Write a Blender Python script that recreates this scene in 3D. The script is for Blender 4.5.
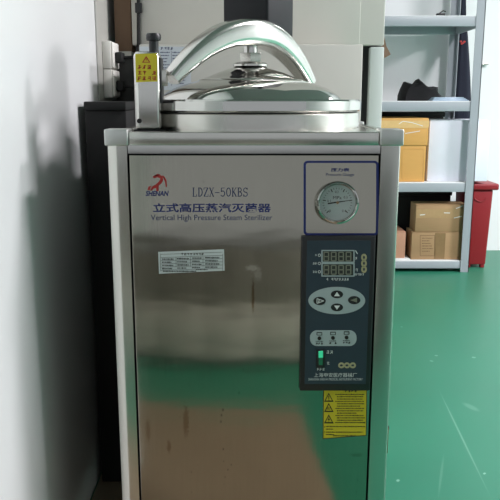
import bpy, bmesh, math, random
from mathutils import Vector, Matrix

S = bpy.context.scene
COL = S.collection
for o in list(bpy.data.objects):
    bpy.data.objects.remove(o)

# ------------------------------------------------------------------ camera, world, light, exposure
CAM_H, F, TILT = 0.95, 706.0, math.radians(12.0)
cam = bpy.data.cameras.new('camera')
cam.sensor_width = 36.0
cam.lens = F / 500.0 * 36.0
cam.clip_start = 0.02
cam_o = bpy.data.objects.new('camera', cam)
cam_o.location = (0, 0, CAM_H)
cam_o.rotation_euler = (math.radians(90) - TILT, 0, 0)
COL.objects.link(cam_o)
S.camera = cam_o

w = bpy.data.worlds.new('world')
S.world = w
w.use_nodes = True
w.node_tree.nodes['Background'].inputs[0].default_value = (0.9, 0.95, 1.0, 1)
w.node_tree.nodes['Background'].inputs[1].default_value = 0.3


def area(name, loc, sx, sy, power, col=(1, 0.98, 0.95), rot=(0, 0, 0)):
    l = bpy.data.lights.new(name, 'AREA')
    l.shape = 'RECTANGLE'
    l.size, l.size_y, l.energy, l.color = sx, sy, power, col
    o = bpy.data.objects.new(name, l)
    o.location = loc
    o.rotation_euler = rot
    COL.objects.link(o)


area('ceiling_and_fill_lamp', (4.3, 1.95, 2.68), 1.2, 0.5, 125, (1.0, 0.955, 1.0))
area('ceiling_and_fill_lamp', (2.0, 1.45, 2.68), 0.3, 0.8, 60, (1.0, 0.955, 1.0))
area('ceiling_and_fill_lamp', (2.25, 3.95, 2.68), 0.3, 0.6, 6, (1.0, 0.98, 1.0))  # added unseen fill, brightens the back wall right of the shelving
area('ceiling_and_fill_lamp', (-1.1, 0.45, 2.68), 0.3, 0.6, 13, (1.0, 0.98, 0.95))  # added unseen fill, brightens the left post and what the steel mirrors

S.view_settings.view_transform = 'Standard'
S.view_settings.look = 'None'
S.view_settings.exposure = 0.9
S.view_settings.gamma = 1.0
S.view_settings.use_curve_mapping = False

# ------------------------------------------------------------------ helpers
CT, ST = math.cos(TILT), math.sin(TILT)


def at(px, py, Y):
    """world point on the vertical plane at distance Y for a place measured on the photo"""
    u, v = (px - 250.0) / F, (py - 250.0) / F
    d = Vector((u, CT - v * ST, -ST - v * CT))
    t = Y / d.y
    return Vector((d.x * t, Y, CAM_H + d.z * t))


def srgb(r, g, b):
    def f(c):
        c /= 255.0
        return c / 12.92 if c <= 0.04045 else ((c + 0.055) / 1.055) ** 2.4
    return (f(r), f(g), f(b), 1)


def mat(name, col, rough=0.5, metal=0.0, var=0.06, scale=30.0, stretch=(1, 1, 1), bump=0.0,
        rvar=0.0, emit=None, aniso=0.0, spec=0.5, coat=0.0):
    m = bpy.data.materials.new(name)
    m.use_nodes = True
    nt = m.node_tree
    N, L = nt.nodes, nt.links
    p = N['Principled BSDF']
    p.inputs['Metallic'].default_value = metal
    p.inputs['Roughness'].default_value = rough
    p.inputs['Specular IOR Level'].default_value = spec
    p.inputs['Anisotropic'].default_value = aniso
    p.inputs['Coat Weight'].default_value = coat
    tc = N.new('ShaderNodeTexCoord')
    mp = N.new('ShaderNodeMapping')
    mp.inputs['Scale'].default_value = stretch
    L.new(tc.outputs['Object'], mp.inputs['Vector'])
    nz = N.new('ShaderNodeTexNoise')
    nz.inputs['Scale'].default_value = scale
    nz.inputs['Detail'].default_value = 4
    L.new(mp.outputs[0], nz.inputs['Vector'])
    mx = N.new('ShaderNodeMix')
    mx.data_type = 'RGBA'
    mx.inputs[6].default_value = tuple(c * (1 - var) for c in col[:3]) + (1,)
    mx.inputs[7].default_value = tuple(min(1, c * (1 + var)) for c in col[:3]) + (1,)
    L.new(nz.outputs['Fac'], mx.inputs[0])
    L.new(mx.outputs[2], p.inputs['Base Color'])
    if rvar:
        mr = N.new('ShaderNodeMapRange')
        mr.inputs[3].default_value = max(0.01, rough - rvar)
        mr.inputs[4].default_value = rough + rvar
        L.new(nz.outputs['Fac'], mr.inputs[0])
        L.new(mr.outputs[0], p.inputs['Roughness'])
    if bump:
        bp = N.new('ShaderNodeBump')
        bp.inputs['Strength'].default_value = bump
        bp.inputs['Distance'].default_value = 0.002
        L.new(nz.outputs['Fac'], bp.inputs['Height'])
        L.new(bp.outputs[0], p.inputs['Normal'])
    if emit:
        p.inputs['Emission Color'].default_value = emit[0]
        p.inputs['Emission Strength'].default_value = emit[1]
    return m


def add_blobs(m, blobs, col, base=(0, 0, 0), rough=None):
    """marks with a shape of their own: (x, z, rx, rz, strength) in metres, noise-broken"""
    nt = m.node_tree
    N, L = nt.nodes, nt.links
    p = N['Principled BSDF']
    tc = N.new('ShaderNodeTexCoord')
    prev = p.inputs['Base Color'].links[0].from_socket
    nz = N.new('ShaderNodeTexNoise')
    nz.inputs['Scale'].default_value = 220
    L.new(tc.outputs['Object'], nz.inputs['Vector'])
    for (x, z, rx, rz, s) in blobs:
        mp = N.new('ShaderNodeMapping')
        mp.vector_type = 'POINT'
        mp.inputs['Scale'].default_value = (1 / rx, 0, 1 / rz)
        mp.inputs['Location'].default_value = (-(x - base[0]) / rx, 0, -(z - base[2]) / rz)
        L.new(tc.outputs['Object'], mp.inputs['Vector'])
        ln = N.new('ShaderNodeVectorMath')
        ln.operation = 'LENGTH'
        L.new(mp.outputs[0], ln.inputs[0])
        ad = N.new('ShaderNodeMath')
        ad.operation = 'ADD'
        L.new(ln.outputs['Value'], ad.inputs[0])
        sc = N.new('ShaderNodeMath')
        sc.operation = 'MULTIPLY_ADD'
        sc.inputs[1].default_value = 1.4
        sc.inputs[2].default_value = -0.7
        L.new(nz.outputs['Fac'], sc.inputs[0])
        L.new(sc.outputs[0], ad.inputs[1])
        mr = N.new('ShaderNodeMapRange')
        mr.inputs[1].default_value = 0.45
        mr.inputs[2].default_value = 1.0
        mr.inputs[3].default_value = s
        mr.inputs[4].default_value = 0
        L.new(ad.outputs[0], mr.inputs[0])
        mx = N.new('ShaderNodeMix')
        mx.data_type = 'RGBA'
        L.new(mr.outputs[0], mx.inputs[0])
        L.new(prev, mx.inputs[6])
        mx.inputs[7].default_value = col
        prev = mx.outputs[2]
    L.new(prev, p.inputs['Base Color'])


def add_specks(m, col, scale, thresh, strength, stretch=(1, 1, 1)):
    nt = m.node_tree
    N, L = nt.nodes, nt.links
    p = N['Principled BSDF']
    prev = p.inputs['Base Color'].links[0].from_socket
    tc = N.new('ShaderNodeTexCoord')
    mp = N.new('ShaderNodeMapping')
    mp.inputs['Scale'].default_value = stretch
    L.new(tc.outputs['Object'], mp.inputs['Vector'])
    vo = N.new('ShaderNodeTexVoronoi')
    vo.inputs['Scale'].default_value = scale
    L.new(mp.outputs[0], vo.inputs['Vector'])
    nz = N.new('ShaderNodeTexNoise')
    nz.inputs['Scale'].default_value = 7
    L.new(tc.outputs['Object'], nz.inputs['Vector'])
    th = N.new('ShaderNodeMapRange')
    th.inputs[1].default_value = 0.46
    th.inputs[2].default_value = 0.7
    th.inputs[3].default_value = 0
    th.inputs[4].default_value = thresh
    L.new(nz.outputs['Fac'], th.inputs[0])
    lt = N.new('ShaderNodeMath')
    lt.operation = 'LESS_THAN'
    L.new(vo.outputs['Distance'], lt.inputs[0])
    L.new(th.outputs[0], lt.inputs[1])
    ml = N.new('ShaderNodeMath')
    ml.operation = 'MULTIPLY'
    ml.inputs[1].default_value = strength
    L.new(lt.outputs[0], ml.inputs[0])
    mx = N.new('ShaderNodeMix')
    mx.data_type = 'RGBA'
    L.new(ml.outputs[0], mx.inputs[0])
    L.new(prev, mx.inputs[6])
    mx.inputs[7].default_value = col
    L.new(mx.outputs[2], p.inputs['Base Color'])


class B:
    """collects shapes (world metres) into one mesh"""
    def __init__(self):
        self.bm = bmesh.new()

    def box(self, x0, x1, y0, y1, z0, z1, bevel=0.0, seg=2):
        r = bmesh.ops.create_cube(self.bm, size=1.0)
        vs = r['verts']
        for v in vs:
            v.co = Vector(((x0 + x1) / 2 + v.co.x * (x1 - x0), (y0 + y1) / 2 + v.co.y * (y1 - y0),
                           (z0 + z1) / 2 + v.co.z * (z1 - z0)))
        if bevel:
            es = list({e for v in vs for e in v.link_edges})
            bmesh.ops.bevel(self.bm, geom=es, offset=bevel, segments=seg, profile=0.5, affect='EDGES')
        return self

    def cyl(self, p0, p1, r0, r1=None, seg=32, bevel=0.0):
        p0, p1 = Vector(p0), Vector(p1)
        r1 = r0 if r1 is None else r1
        d = p1 - p0
        M = Matrix.Translation((p0 + p1) / 2) @ d.to_track_quat('Z', 'Y').to_matrix().to_4x4()
        r = bmesh.ops.create_cone(self.bm, cap_ends=True, segments=seg, radius1=r0, radius2=r1,
                                  depth=d.length, matrix=M)
        if bevel:
            es = [e for e in {e for v in r['verts'] for e in v.link_edges}
                  if len(e.link_faces) == 2 and any(len(f.verts) > 4 for f in e.link_faces)]
            bmesh.ops.bevel(self.bm, geom=es, offset=bevel, segments=2, profile=0.5, affect='EDGES')
        return self

    def lathe(self, c, prof, seg=96, axis='Z'):
        bm = self.bm
        rings = []
        for (r, h) in prof:
            ring = []
            if r < 1e-6:
                ring = [bm.verts.new(self._ax(c, 0, 0, h, axis))]
            else:
                for i in range(seg):
                    a = 2 * math.pi * i / seg
                    ring.append(bm.verts.new(self._ax(c, r * math.cos(a), r * math.sin(a), h, axis)))
            rings.append(ring)
        for a, b in zip(rings, rings[1:]):
            for i in range(seg):
                j = (i + 1) % seg
                if len(a) == 1 and len(b) == 1:
                    continue
                if len(a) == 1:
                    bm.faces.new((a[0], b[i], b[j]))
                elif len(b) == 1:
                    bm.faces.new((a[i], a[j], b[0]))
                else:
                    bm.faces.new((a[i], a[j], b[j], b[i]))
        return self

    def _ax(self, c, a, b, h, axis):
        c = Vector(c)
        if axis == 'Z':
            return c + Vector((a, b, h))
        return c + Vector((a, -h, b))          # 'Y': height points towards -Y

    def tube(self, pts, r, seg=10):
        bm = self.bm
        pts = [Vector(p) for p in pts]
        rings = []
        for i, p in enumerate(pts):
            d = (pts[min(i + 1, len(pts) - 1)] - pts[max(i - 1, 0)]).normalized()
            q = d.to_track_quat('Z', 'Y')
            rings.append([bm.verts.new(p + q @ Vector((r * math.cos(2 * math.pi * k / seg), r * math.sin(2 * math.pi * k / seg), 0)))
                          for k in range(seg)])
        for a, b in zip(rings, rings[1:]):
            for k in range(seg):
                bm.faces.new((a[k], a[(k + 1) % seg], b[(k + 1) % seg], b[k]))
        bm.faces.new(rings[0][::-1])
        bm.faces.new(rings[-1])
        return self

    def prism(self, pts, thick):
        """polygon of world points on an XZ plane, thickness towards +Y"""
        bm = self.bm
        a = [bm.verts.new(p) for p in pts]
        b = [bm.verts.new(Vector(p) + Vector((0, thick, 0))) for p in pts]
        bm.faces.new(a)
        bm.faces.new(b[::-1])
        n = len(pts)
        for i in range(n):
            bm.faces.new((a[i], a[(i + 1) % n], b[(i + 1) % n], b[i]))
        return self

    def ppoly(self, pix, Y, thick=0.0004):
        return self.prism([at(x, y, Y - thick) for x, y in pix], thick)

    def pquad(self, x0, y0, x1, y1, Y, thick=0.0003):
        return self.ppoly([(x0, y0), (x1, y0), (x1, y1), (x0, y1)], Y, thick)

    def pline(self, a, b, wpx, Y, thick=0.0003):
        d = Vector((b[0] - a[0], b[1] - a[1]))
        n = Vector((-d.y, d.x)).normalized() * wpx / 2
        return self.ppoly([(a[0] + n.x, a[1] + n.y), (b[0] + n.x, b[1] + n.y),
                           (b[0] - n.x, b[1] - n.y), (a[0] - n.x, a[1] - n.y)], Y, thick)

    def ring(self, outer, inner, thick):
        bm = self.bm
        n = len(outer)
        o0 = [bm.verts.new(p) for p in outer]
        i0 = [bm.verts.new(p) for p in inner]
        off = Vector((0, thick, 0))
        o1 = [bm.verts.new(Vector(p) + off) for p in outer]
        i1 = [bm.verts.new(Vector(p) + off) for p in inner]
        for k in range(n):
            j = (k + 1) % n
            bm.faces.new((o0[k], o0[j], i0[j], i0[k]))
            bm.faces.new((o0[k], o1[k], o1[j], o0[j]))
            bm.faces.new((i0[k], i0[j], i1[j], i1[k]))
            bm.faces.new((o1[k], i1[k], i1[j], o1[j]))
        return self


def wloc(o):
    v = Vector((0, 0, 0))
    while o:
        v += o.location
        o = o.parent
    return v


def obj(name, b, m, parent=None, smooth=True, origin=None):
    bm = b.bm
    bmesh.ops.recalc_face_normals(bm, faces=bm.faces)
    base = wloc(parent) if parent else Vector((0, 0, 0))
    if origin is None:
        if parent:
            xs = [v.co for v in bm.verts]
            origin = sum(xs, Vector()) / len(xs)
        else:
            lo = Vector((min(v.co.x for v in bm.verts), min(v.co.y for v in bm.verts), min(v.co.z for v in bm.verts)))
            hi = Vector((max(v.co.x for v in bm.verts), max(v.co.y for v in bm.verts), max(v.co.z for v in bm.verts)))
            origin = Vector(((lo.x + hi.x) / 2, (lo.y + hi.y) / 2, lo.z))
    origin = Vector(origin)
    for v in bm.verts:
        v.co -= origin
    me = bpy.data.meshes.new(name)
    bm.to_mesh(me)
    bm.free()
    if smooth:
        for p in me.polygons:
            p.use_smooth = True
        me.set_sharp_from_angle(angle=math.radians(32))
    me.materials.append(m)
    o = bpy.data.objects.new(name, me)
    o.location = origin - base
    COL.objects.link(o)
    if parent:
        o.parent = parent
    return o


def thing(name, label, cat, loc, group=None):
    o = bpy.data.objects.new(name, None)
    o.empty_display_size = 0.1
    o.location = loc
    COL.objects.link(o)
    return tag(o, label, cat, group)


def tag(o, label, cat, group=None, kind=None):
    o['label'] = label
    o['category'] = cat
    if group:
        o['group'] = group
    if kind:
        o['kind'] = kind
    return o


def struct(name, b, m, smooth=False):
    o = obj(name, b, m, None, smooth)
    o['kind'] = 'structure'
    return o


def text(name, s, x0, x1, y0, y1, Y, m, parent, shear=0.0, weight=0.0, thick=0.0004):
    """lettering stretched to the box measured on the photo, lying on the plane at distance Y"""
    cu = bpy.data.curves.new(name, 'FONT')
    cu.body = s
    cu.shear = shear
    cu.offset = weight
    cu.resolution_u = 3
    t = bpy.data.objects.new('lettering_source', cu)
    COL.objects.link(t)
    bpy.context.view_layer.update()
    me = bpy.data.meshes.new_from_object(t.evaluated_get(bpy.context.evaluated_depsgraph_get()))
    bpy.data.objects.remove(t)
    bpy.data.curves.remove(cu)
    b = B()
    b.bm.from_mesh(me)
    bpy.data.meshes.remove(me)
    vs = b.bm.verts
    lx, hx = min(v.co.x for v in vs), max(v.co.x for v in vs)
    ly, hy = min(v.co.y for v in vs), max(v.co.y for v in vs)
    ym = (y0 + y1) / 2
    P0, P1 = at(x0, ym, Y), at(x1, ym, Y)
    Zt, Zb = at(x0, y0, Y).z, at(x0, y1, Y).z
    for v in vs:
        a = (v.co.x - lx) / (hx - lx)
        c = (v.co.y - ly) / (hy - ly)
        v.co = Vector((P0.x + (P1.x - P0.x) * a, Y - thick, Zb + (Zt - Zb) * c))
    if parent is None:
        return b
    return obj(name, b, m, parent, smooth=False)


def glyphs(b, x0, x1, y0, y1, n, Y, seed=1, wpx=0.35, thick=0.0003):
    """a row of small illegible characters"""
    r = random.Random(seed)
    cw = (x1 - x0) / n
    h = y1 - y0
    for k in range(n):
        a, c = x0 + k * cw + cw * 0.1, x0 + (k + 1) * cw - cw * 0.1
        if r.random() < 0.06:
            continue
        for i in range(r.choice((2, 3))):
            yy = y0 + h * (0.12 + 0.38 * i + r.uniform(-.05, .05))
            b.pline((a + r.uniform(0, .25) * cw, yy), (c - r.uniform(0, .25) * cw, yy), wpx, Y, thick)
        xx = a + (c - a) * r.choice((0.25, 0.5, 0.75))
        b.pline((xx, y0), (xx, y1), wpx, Y, thick)
        if r.random() < .5:
            b.pline((a, y1), (xx, y0 + h * .5), wpx, Y, thick)
    return b


def wordline(b, x0, x1, y, hpx, Y, seed=1, thick=0.0003):
    """a line of print too small to read: short dashes"""
    r = random.Random(seed)
    x = x0
    while x < x1 - 0.5:
        wd = r.uniform(0.5, 1.3)
        e = min(x1, x + wd)
        hh = hpx * r.uniform(.6, 1.0)
        b.pquad(x, y - hh / 2, e, y + hh / 2, Y, thick)
        x = e + r.uniform(0.25, 0.5)
    return b


def rrect(x0, y0, x1, y1, r, n=6):
    pts = []
    for cx, cy, a0 in ((x1 - r, y0 + r, -90), (x1 - r, y1 - r, 0), (x0 + r, y1 - r, 90), (x0 + r, y0 + r, 180)):
        for i in range(n + 1):
            a = math.radians(a0 + 90 * i / n)
            pts.append((cx + r * math.cos(a), cy + r * math.sin(a)))
    return pts


def ell(cx, cy, rx, ry, n=40):
    return [(cx + rx * math.cos(2 * math.pi * i / n), cy + ry * math.sin(2 * math.pi * i / n)) for i in range(n)]


# ------------------------------------------------------------------ materials
M_floor = mat('green_epoxy', srgb(44, 121, 95), 0.38, var=0.10, scale=3.5, rvar=0.06)
add_specks(M_floor, srgb(150, 190, 172), 9, 0.09, 0.45)
M_wallglossy = mat('glossy_white_panel', srgb(226, 228, 228), 0.22, var=0.015, scale=4, spec=0.6)
M_wall = mat('white_wall', srgb(232, 236, 236), 0.6, var=0.015, scale=6)
M_ceiling = mat('ceiling_panel', srgb(150, 152, 150), 0.8, var=0.02)
M_mat = mat('brown_vinyl', srgb(134, 118, 98), 0.45, var=0.12, scale=12)
M_trim = mat('grey_white_trim', srgb(172, 172, 166), 0.4, var=0.03)
M_steelpanel = mat('brushed_steel', (0.34, 0.326, 0.278, 1), 0.15, 1.0, var=0.07, scale=26, stretch=(9, 9, 0.35), bump=0.02,
                   rvar=0.03)
M_steel = mat('satin_steel', (0.60, 0.59, 0.55, 1), 0.24, 1.0, var=0.06, scale=30, stretch=(1, 1, 0.3), rvar=0.05)
M_satin = mat('matt_cast_steel', (0.60, 0.61, 0.59, 1), 0.42, 1.0, var=0.06, scale=60, rvar=0.06)
M_polish = mat('polished_steel', (0.56, 0.555, 0.53, 1), 0.07, 1.0, var=0.05, scale=14, bump=0.03, rvar=0.03)
M_arm = mat('cast_polished_steel', (0.64, 0.63, 0.60, 1), 0.2, 1.0, var=0.08, scale=22, bump=0.06, rvar=0.06)
M_black = mat('black_plastic', srgb(28, 30, 32), 0.42, var=0.1)
M_rubber = mat('black_rubber', srgb(14, 15, 15), 0.7, var=0.1)
M_knob = mat('charcoal_plastic', srgb(25, 27, 30), 0.55, var=0.1, scale=40, spec=0.25)
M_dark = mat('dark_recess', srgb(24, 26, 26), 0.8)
M_blue = mat('blue_print', srgb(22, 36, 104), 0.5, var=0.05)
M_blue2 = mat('faded_blue_print', srgb(46, 56, 96), 0.5, var=0.08)
M_red = mat('red_print', srgb(170, 36, 34), 0.5, var=0.06)
M_yellow = mat('yellow_sticker', srgb(212, 196, 40), 0.45, var=0.06, scale=20)
M_ink = mat('black_print', srgb(28, 28, 22), 0.6)
M_plate = mat('silver_plate', srgb(214, 220, 220), 0.38, 0.0, var=0.04)
M_face = mat('slate_blue_panel', srgb(42, 58, 70), 0.4, var=0.06, scale=20)
M_key = mat('silver_membrane', srgb(176, 190, 192), 0.4, 0.2, var=0.05)
M_white = mat('white_print', srgb(225, 230, 228), 0.5)
M_tan = mat('tan_emblem', srgb(176, 170, 132), 0.4, var=0.06)
M_lcd = mat('display_window', srgb(48, 54, 52), 0.25, var=0.06)
M_seg = mat('unlit_segments', srgb(126, 128, 112), 0.5, var=0.05)
M_green = mat('green_switch_lamp', srgb(60, 190, 140), 0.3, emit=(srgb(70, 230, 170), 0.22))
M_green2 = mat('green_switch', srgb(40, 120, 88), 0.3)
M_dial = mat('dial_white', srgb(205, 216, 214), 0.5, var=0.02)
M_brass = mat('brass', (0.42, 0.28, 0.16, 1), 0.35, 1.0)
M_cab = mat('cream_enamel', srgb(200, 199, 191), 0.4, var=0.02, scale=8)
M_cab2 = mat('pale_grey_enamel', srgb(190, 199, 195), 0.4, var=0.02, scale=8)
M_sheet = mat('notice_paper', srgb(206, 214, 220), 0.6, var=0.02)
M_carton = mat('brown_cardboard', srgb(168, 136, 98), 0.75, var=0.06, scale=14, stretch=(1, 1, 6))
M_carton2 = mat('yellow_kraft', srgb(208, 158, 86), 0.7, var=0.05, scale=14, stretch=(1, 1, 6))
M_carton3 = mat('pink_cardboard', srgb(178, 134, 108), 0.75, var=0.06)
M_brown = mat('dark_brown_cardboard', srgb(122, 98, 78), 0.75, var=0.06)
M_tape = mat('clear_tape', srgb(222, 186, 126), 0.12, var=0.12, scale=60, bump=0.5)
M_tape2 = mat('brown_tape', srgb(140, 112, 78), 0.2, var=0.12, scale=50, bump=0.3)
M_print = mat('brown_box_print', srgb(110, 84, 56), 0.7)
M_shelf = mat('grey_shelf_paint', srgb(156, 163, 169), 0.4, var=0.03, scale=10)
M_shelftop = mat('pale_shelf_board', srgb(222, 226, 226), 0.4, var=0.02)
M_wbox = mat('white_carton', srgb(226, 230, 240), 0.6, var=0.015)
M_binred = mat('red_plastic', srgb(136, 22, 32), 0.4, var=0.05, scale=8)
M_navy = mat('navy_cloth', srgb(24, 28, 44), 0.9, var=0.2, scale=90, bump=0.3)
M_bag = mat('black_cloth', srgb(17, 18, 21), 0.85, var=0.25, scale=60, bump=0.4)
M_plasticblue = mat('pale_blue_film', srgb(176, 196, 214), 0.25, var=0.1, scale=40, bump=0.5)
M_socket = mat('white_socket_plastic', srgb(232, 231, 224), 0.4, var=0.02)
M_stand = mat('dark_grey_metal', srgb(52, 53, 51), 0.5, var=0.1)
M_drawer = mat('grey_laminate', srgb(124, 120, 112), 0.5, var=0.03)
M_bench = mat('white_laminate', srgb(196, 192, 184), 0.45, var=0.02)
M_glass = mat('clear_glass', (1, 1, 1, 1), 0.02, var=0.0)
_p = M_glass.node_tree.nodes['Principled BSDF']
_p.inputs['Transmission Weight'].default_value = 1.0
_p.inputs['IOR'].default_value = 1.25

# ------------------------------------------------------------------ setting
WL = -0.388                       # face of the wall on the left
XR, XL, YN, YB, ZC = 5.6, -1.9, -2.4, 4.46, 2.72
flo = struct('floor', B().box(XL - .1, XR + .1, YN - .1, YB + .1, -0.08, 0), M_floor)


def ground(px, py):
    u, v = (px - 250.0) / F, (py - 250.0) / F
    d = Vector((u, CT - v * ST, -ST - v * CT))
    return d * (-CAM_H / d.z)


def add_scuff(m, p, q, wd, strength, base):
    '''a pale straight scratch worn into the coating between two floor points'''
    nt = m.node_tree
    N, L = nt.nodes, nt.links
    ps = N['Principled BSDF']
    prev = ps.inputs['Base Color'].links[0].from_socket
    d = (q - p)
    ln, ang = d.length, math.atan2(d.y, d.x)
    mid = (p + q) / 2 - base
    tc = N.new('ShaderNodeTexCoord')
    mp = N.new('ShaderNodeMapping')
    mp.vector_type = 'TEXTURE'
    mp.inputs['Location'].default_value = (mid.x, mid.y, 0)
    mp.inputs['Rotation'].default_value = (0, 0, ang)
    mp.inputs['Scale'].default_value = (ln / 2, wd, 1000)
    L.new(tc.outputs['Object'], mp.inputs['Vector'])
    le = N.new('ShaderNodeVectorMath')
    le.operation = 'LENGTH'
    L.new(mp.outputs[0], le.inputs[0])
    mr = N.new('ShaderNodeMapRange')
    mr.inputs[1].default_value = 0.5
    mr.inputs[2].default_value = 1.0
    mr.inputs[3].default_value = strength
    mr.inputs[4].default_value = 0
    L.new(le.outputs['Value'], mr.inputs[0])
    mx = N.new('ShaderNodeMix')
    mx.data_type = 'RGBA'
    L.new(mr.outputs[0], mx.inputs[0])
    L.new(prev, mx.inputs[6])
    mx.inputs[7].default_value = srgb(140, 188, 168)
    L.new(mx.outputs[2], ps.inputs['Base Color'])


for p_, q_, w_, s_ in (((438, 388), (492, 500), .0035, .3), ((444, 452), (438, 500), .004, .16), ((462, 402), (480, 412), .016, .2),
                       ((396, 480), (400, 481), .008, .7), ((483, 473), (486, 474), .007, .8), ((430, 360), (433, 362), .008, .4)):
    add_scuff(M_floor, ground(*p_), ground(*q_), w_, s_, flo.location)
struct('ceiling', B().box(XL - .1, XR + .1, YN - .1, YB + .1, ZC, ZC + .08), M_ceiling)
struct('wall_left', B().box(WL - .1, WL, 0.95, YB, 0, ZC), M_wallglossy)
struct('wall_far_left', B().box(XL - .1, XL, YN, YB, 0, ZC), M_wall)
struct('wall_back', B().box(XL, XR, YB, YB + .1, 0, ZC), M_wall)
struct('wall_right', B().box(XR, XR + .1, YN, YB, 0, ZC), M_wall)
b = B().box(WL, WL + .004, 1.845, 1.995, 0.0, ZC - .001, 0.0015)
struct('trim_1', b, M_trim)

b = B()
poly = [(-1.0, .56), (.245, .56), (.245, 1.92), (WL + .004, 1.92), (WL + .004, .93), (-1.0, .93)]
lo = [b.bm.verts.new((x, y, .0005)) for x, y in poly]
hi = [b.bm.verts.new((x, y, .004)) for x, y in poly]
b.bm.faces.new(lo[::-1])
b.bm.faces.new(hi)
for i in range(6):
    b.bm.faces.new((lo[i], lo[(i + 1) % 6], hi[(i + 1) % 6], hi[i]))
o = obj('floor_mat', b, M_mat)
tag(o, 'dull brown sheet of flooring under the steel sterilizer beside left wall', 'mat')

# the bench across the aisle (seen only mirrored in the steel)
t = thing('lab_bench', 'white lab bench across the aisle, mirrored in the steel front', 'bench', (0.3, -0.25, 0))
obj('plinth', B().box(-1.46, 0.395, -0.5, 0.02, 0.001, 0.07), M_dark, t)
obj('carcass', B().box(-1.46, 0.395, -0.52, 0.04, 0.07, 0.71, 0.002), M_bench, t)
obj('added_dark_unit', B().box(0.40, 0.78, -0.5, 0.06, 0.001, 0.71, .002), M_stand, t)  # added unseen dark unit, darkens what the right post mirrors
obj('worktop', B().box(-1.47, 0.79, -0.54, 0.075, 0.71, 0.74, 0.003), M_stand, t)
for i in range(5):
    xa = -1.455 + i * 0.371
    d = obj('door', B().box(xa, xa + .364, 0.04, 0.058, 0.08, 0.36, 0.002), M_bench, t)
    obj('handle', B().box(xa + .18, xa + .28, 0.058, 0.075, 0.325, 0.335, 0.002), M_steel, d)
    d = obj('drawer', B().box(xa, xa + .364, 0.04, 0.058, 0.37, 0.70, 0.002), M_drawer, t)
    obj('handle', B().box(xa + .18, xa + .28, 0.058, 0.075, 0.60, 0.61, 0.002), M_steel, d)

# ------------------------------------------------------------------ sterilizer
YF, YBK = 1.220, 1.690
xl, xr = at(107, 150, YF).x, at(401, 150, YF).x
ztop = at(250, 132, YF).z
zcap0, zcap1 = at(116, 145.8, YF).z, at(116, 129.2, YF).z
zr0 = at(250, 145.5, YF).z
zp1 = at(250, 154, YF).z
pxl, pxr = at(128, 154, YF).x, at(382.3, 154, YF).x
xcen = (xl + xr) / 2
st = thing('steam_sterilizer', 'stainless steel upright steam sterilizer with domed lid, gauge and dark control panel', 'sterilizer',
           (xcen, (YF + YBK) / 2, 0.0045))
ZB = 0.09
PW = pxl - xl - 0.0018
pxr = xr - PW - 0.0018


def post(x_out, sx, y_out, sy):
    """angle-section corner post with a rounded outer corner"""
    bb = B()
    x1 = x_out + sx * PW
    y1 = y_out + sy * 0.04
    pts = [(x_out + sx * PW * .52, y_out), (x_out + sx * PW * .42, y_out + sy * .0007), (x_out + sx * .003, y_out + sy * .0036),
           (x_out + sx * .0008, y_out + sy * .0048), (x_out, y_out + sy * .007)]
    if sx < 0:
        pts = [(x_out + sx * .006, y_out), (x_out + sx * .0025, y_out + sy * .0009), (x_out + sx * .0006, y_out + sy * .003), (x_out, y_out + sy * .006)]
    poly = [(x1, y_out)] + pts + [(x_out, y1), (x_out + sx * .004, y1), (x_out + sx * .004, y_out + sy * .004 + sy * .006),
                                  (x1, y_out + sy * .010)]
    lo = [bb.bm.verts.new((x, y, ZB)) for x, y in poly]
    hi = [bb.bm.verts.new((x, y, zcap0 + .002)) for x, y in poly]
    n = len(poly)
    for i in range(n):
        bb.bm.faces.new((lo[i], lo[(i + 1) % n], hi[(i + 1) % n], hi[i]))
    bb.bm.faces.new(lo[::-1])
    bb.bm.faces.new(hi)
    return bb


for xo, sx in ((xl, 1), (xr, -1)):
    for yo, sy in ((YF, 1), (YBK, -1)):
        obj('corner_post', post(xo, sx, yo, sy), M_steel, st)
        xa, xb = sorted((xo - sx * .0036, xo + sx * (PW + .003)))
        ya, yb = sorted((yo - sy * .004, yo + sy * .042))
        obj('corner_cap', B().box(xa, xb, ya, yb, zcap0, zcap1, 0.0025, 3), M_satin, st)
# top rails, recessed strip below them, top plate
b = B()
b.box(xl + PW + .0032, xr - PW - .0032, YF + .001, YF + .022, zr0, ztop, 0.002)
b.box(xl + PW + .0032, xr - PW - .0032, YBK - .022, YBK - .001, zr0, ztop, 0.002)
b.box(xl + .001, xl + .022, YF + .043, YBK - .043, zr0, ztop, 0.002)
b.box(xr - .022, xr - .001, YF + .043, YBK - .043, zr0, ztop, 0.002)
obj('top_frame', b, M_steel, st)
obj('top_rail_strip', B().box(pxl - .001, pxr + .001, YF + .0045, YF + .02, zp1 + .0004, zr0), M_polish, st)
obj('top_plate', B().box(xl + .02, xr - .02, YF + .02, YBK - .02, ztop - .006, ztop - .0015), M_steel, st)
b = B()
b.box(xl + .004, xl + .008, YF + .03, YBK - .03, ZB + .01, zr0)
obj('side_panel', b, M_stand, st)
obj('side_panel', B().box(xr - .008, xr - .004, YF + .03, YBK - .03, ZB + .01, zr0), M_stand, st)
obj('back_panel', B().box(xl + .02, xr - .02, YBK - .02, YBK - .016, ZB + .01, zr0), M_stand, st)
obj('bottom_frame', B().box(xl + .006, xr - .006, YF + .012, YBK - .012, ZB - .012, ZB + .012, .003), M_steel, st)
for cx in (xl + .05, xr - .05):
    for cy in (YF + .06, YBK - .06):
        c = obj('caster', B().cyl((cx - .012, cy, .036), (cx + .012, cy, .036), .0305, bevel=.004), M_rubber, st)
        for fx in (-.017, .017):
            obj('fork_plate', B().box(cx + fx - .003, cx + fx + .003, cy - .02, cy + .02, .03, ZB - .012), M_steel, c)

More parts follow.
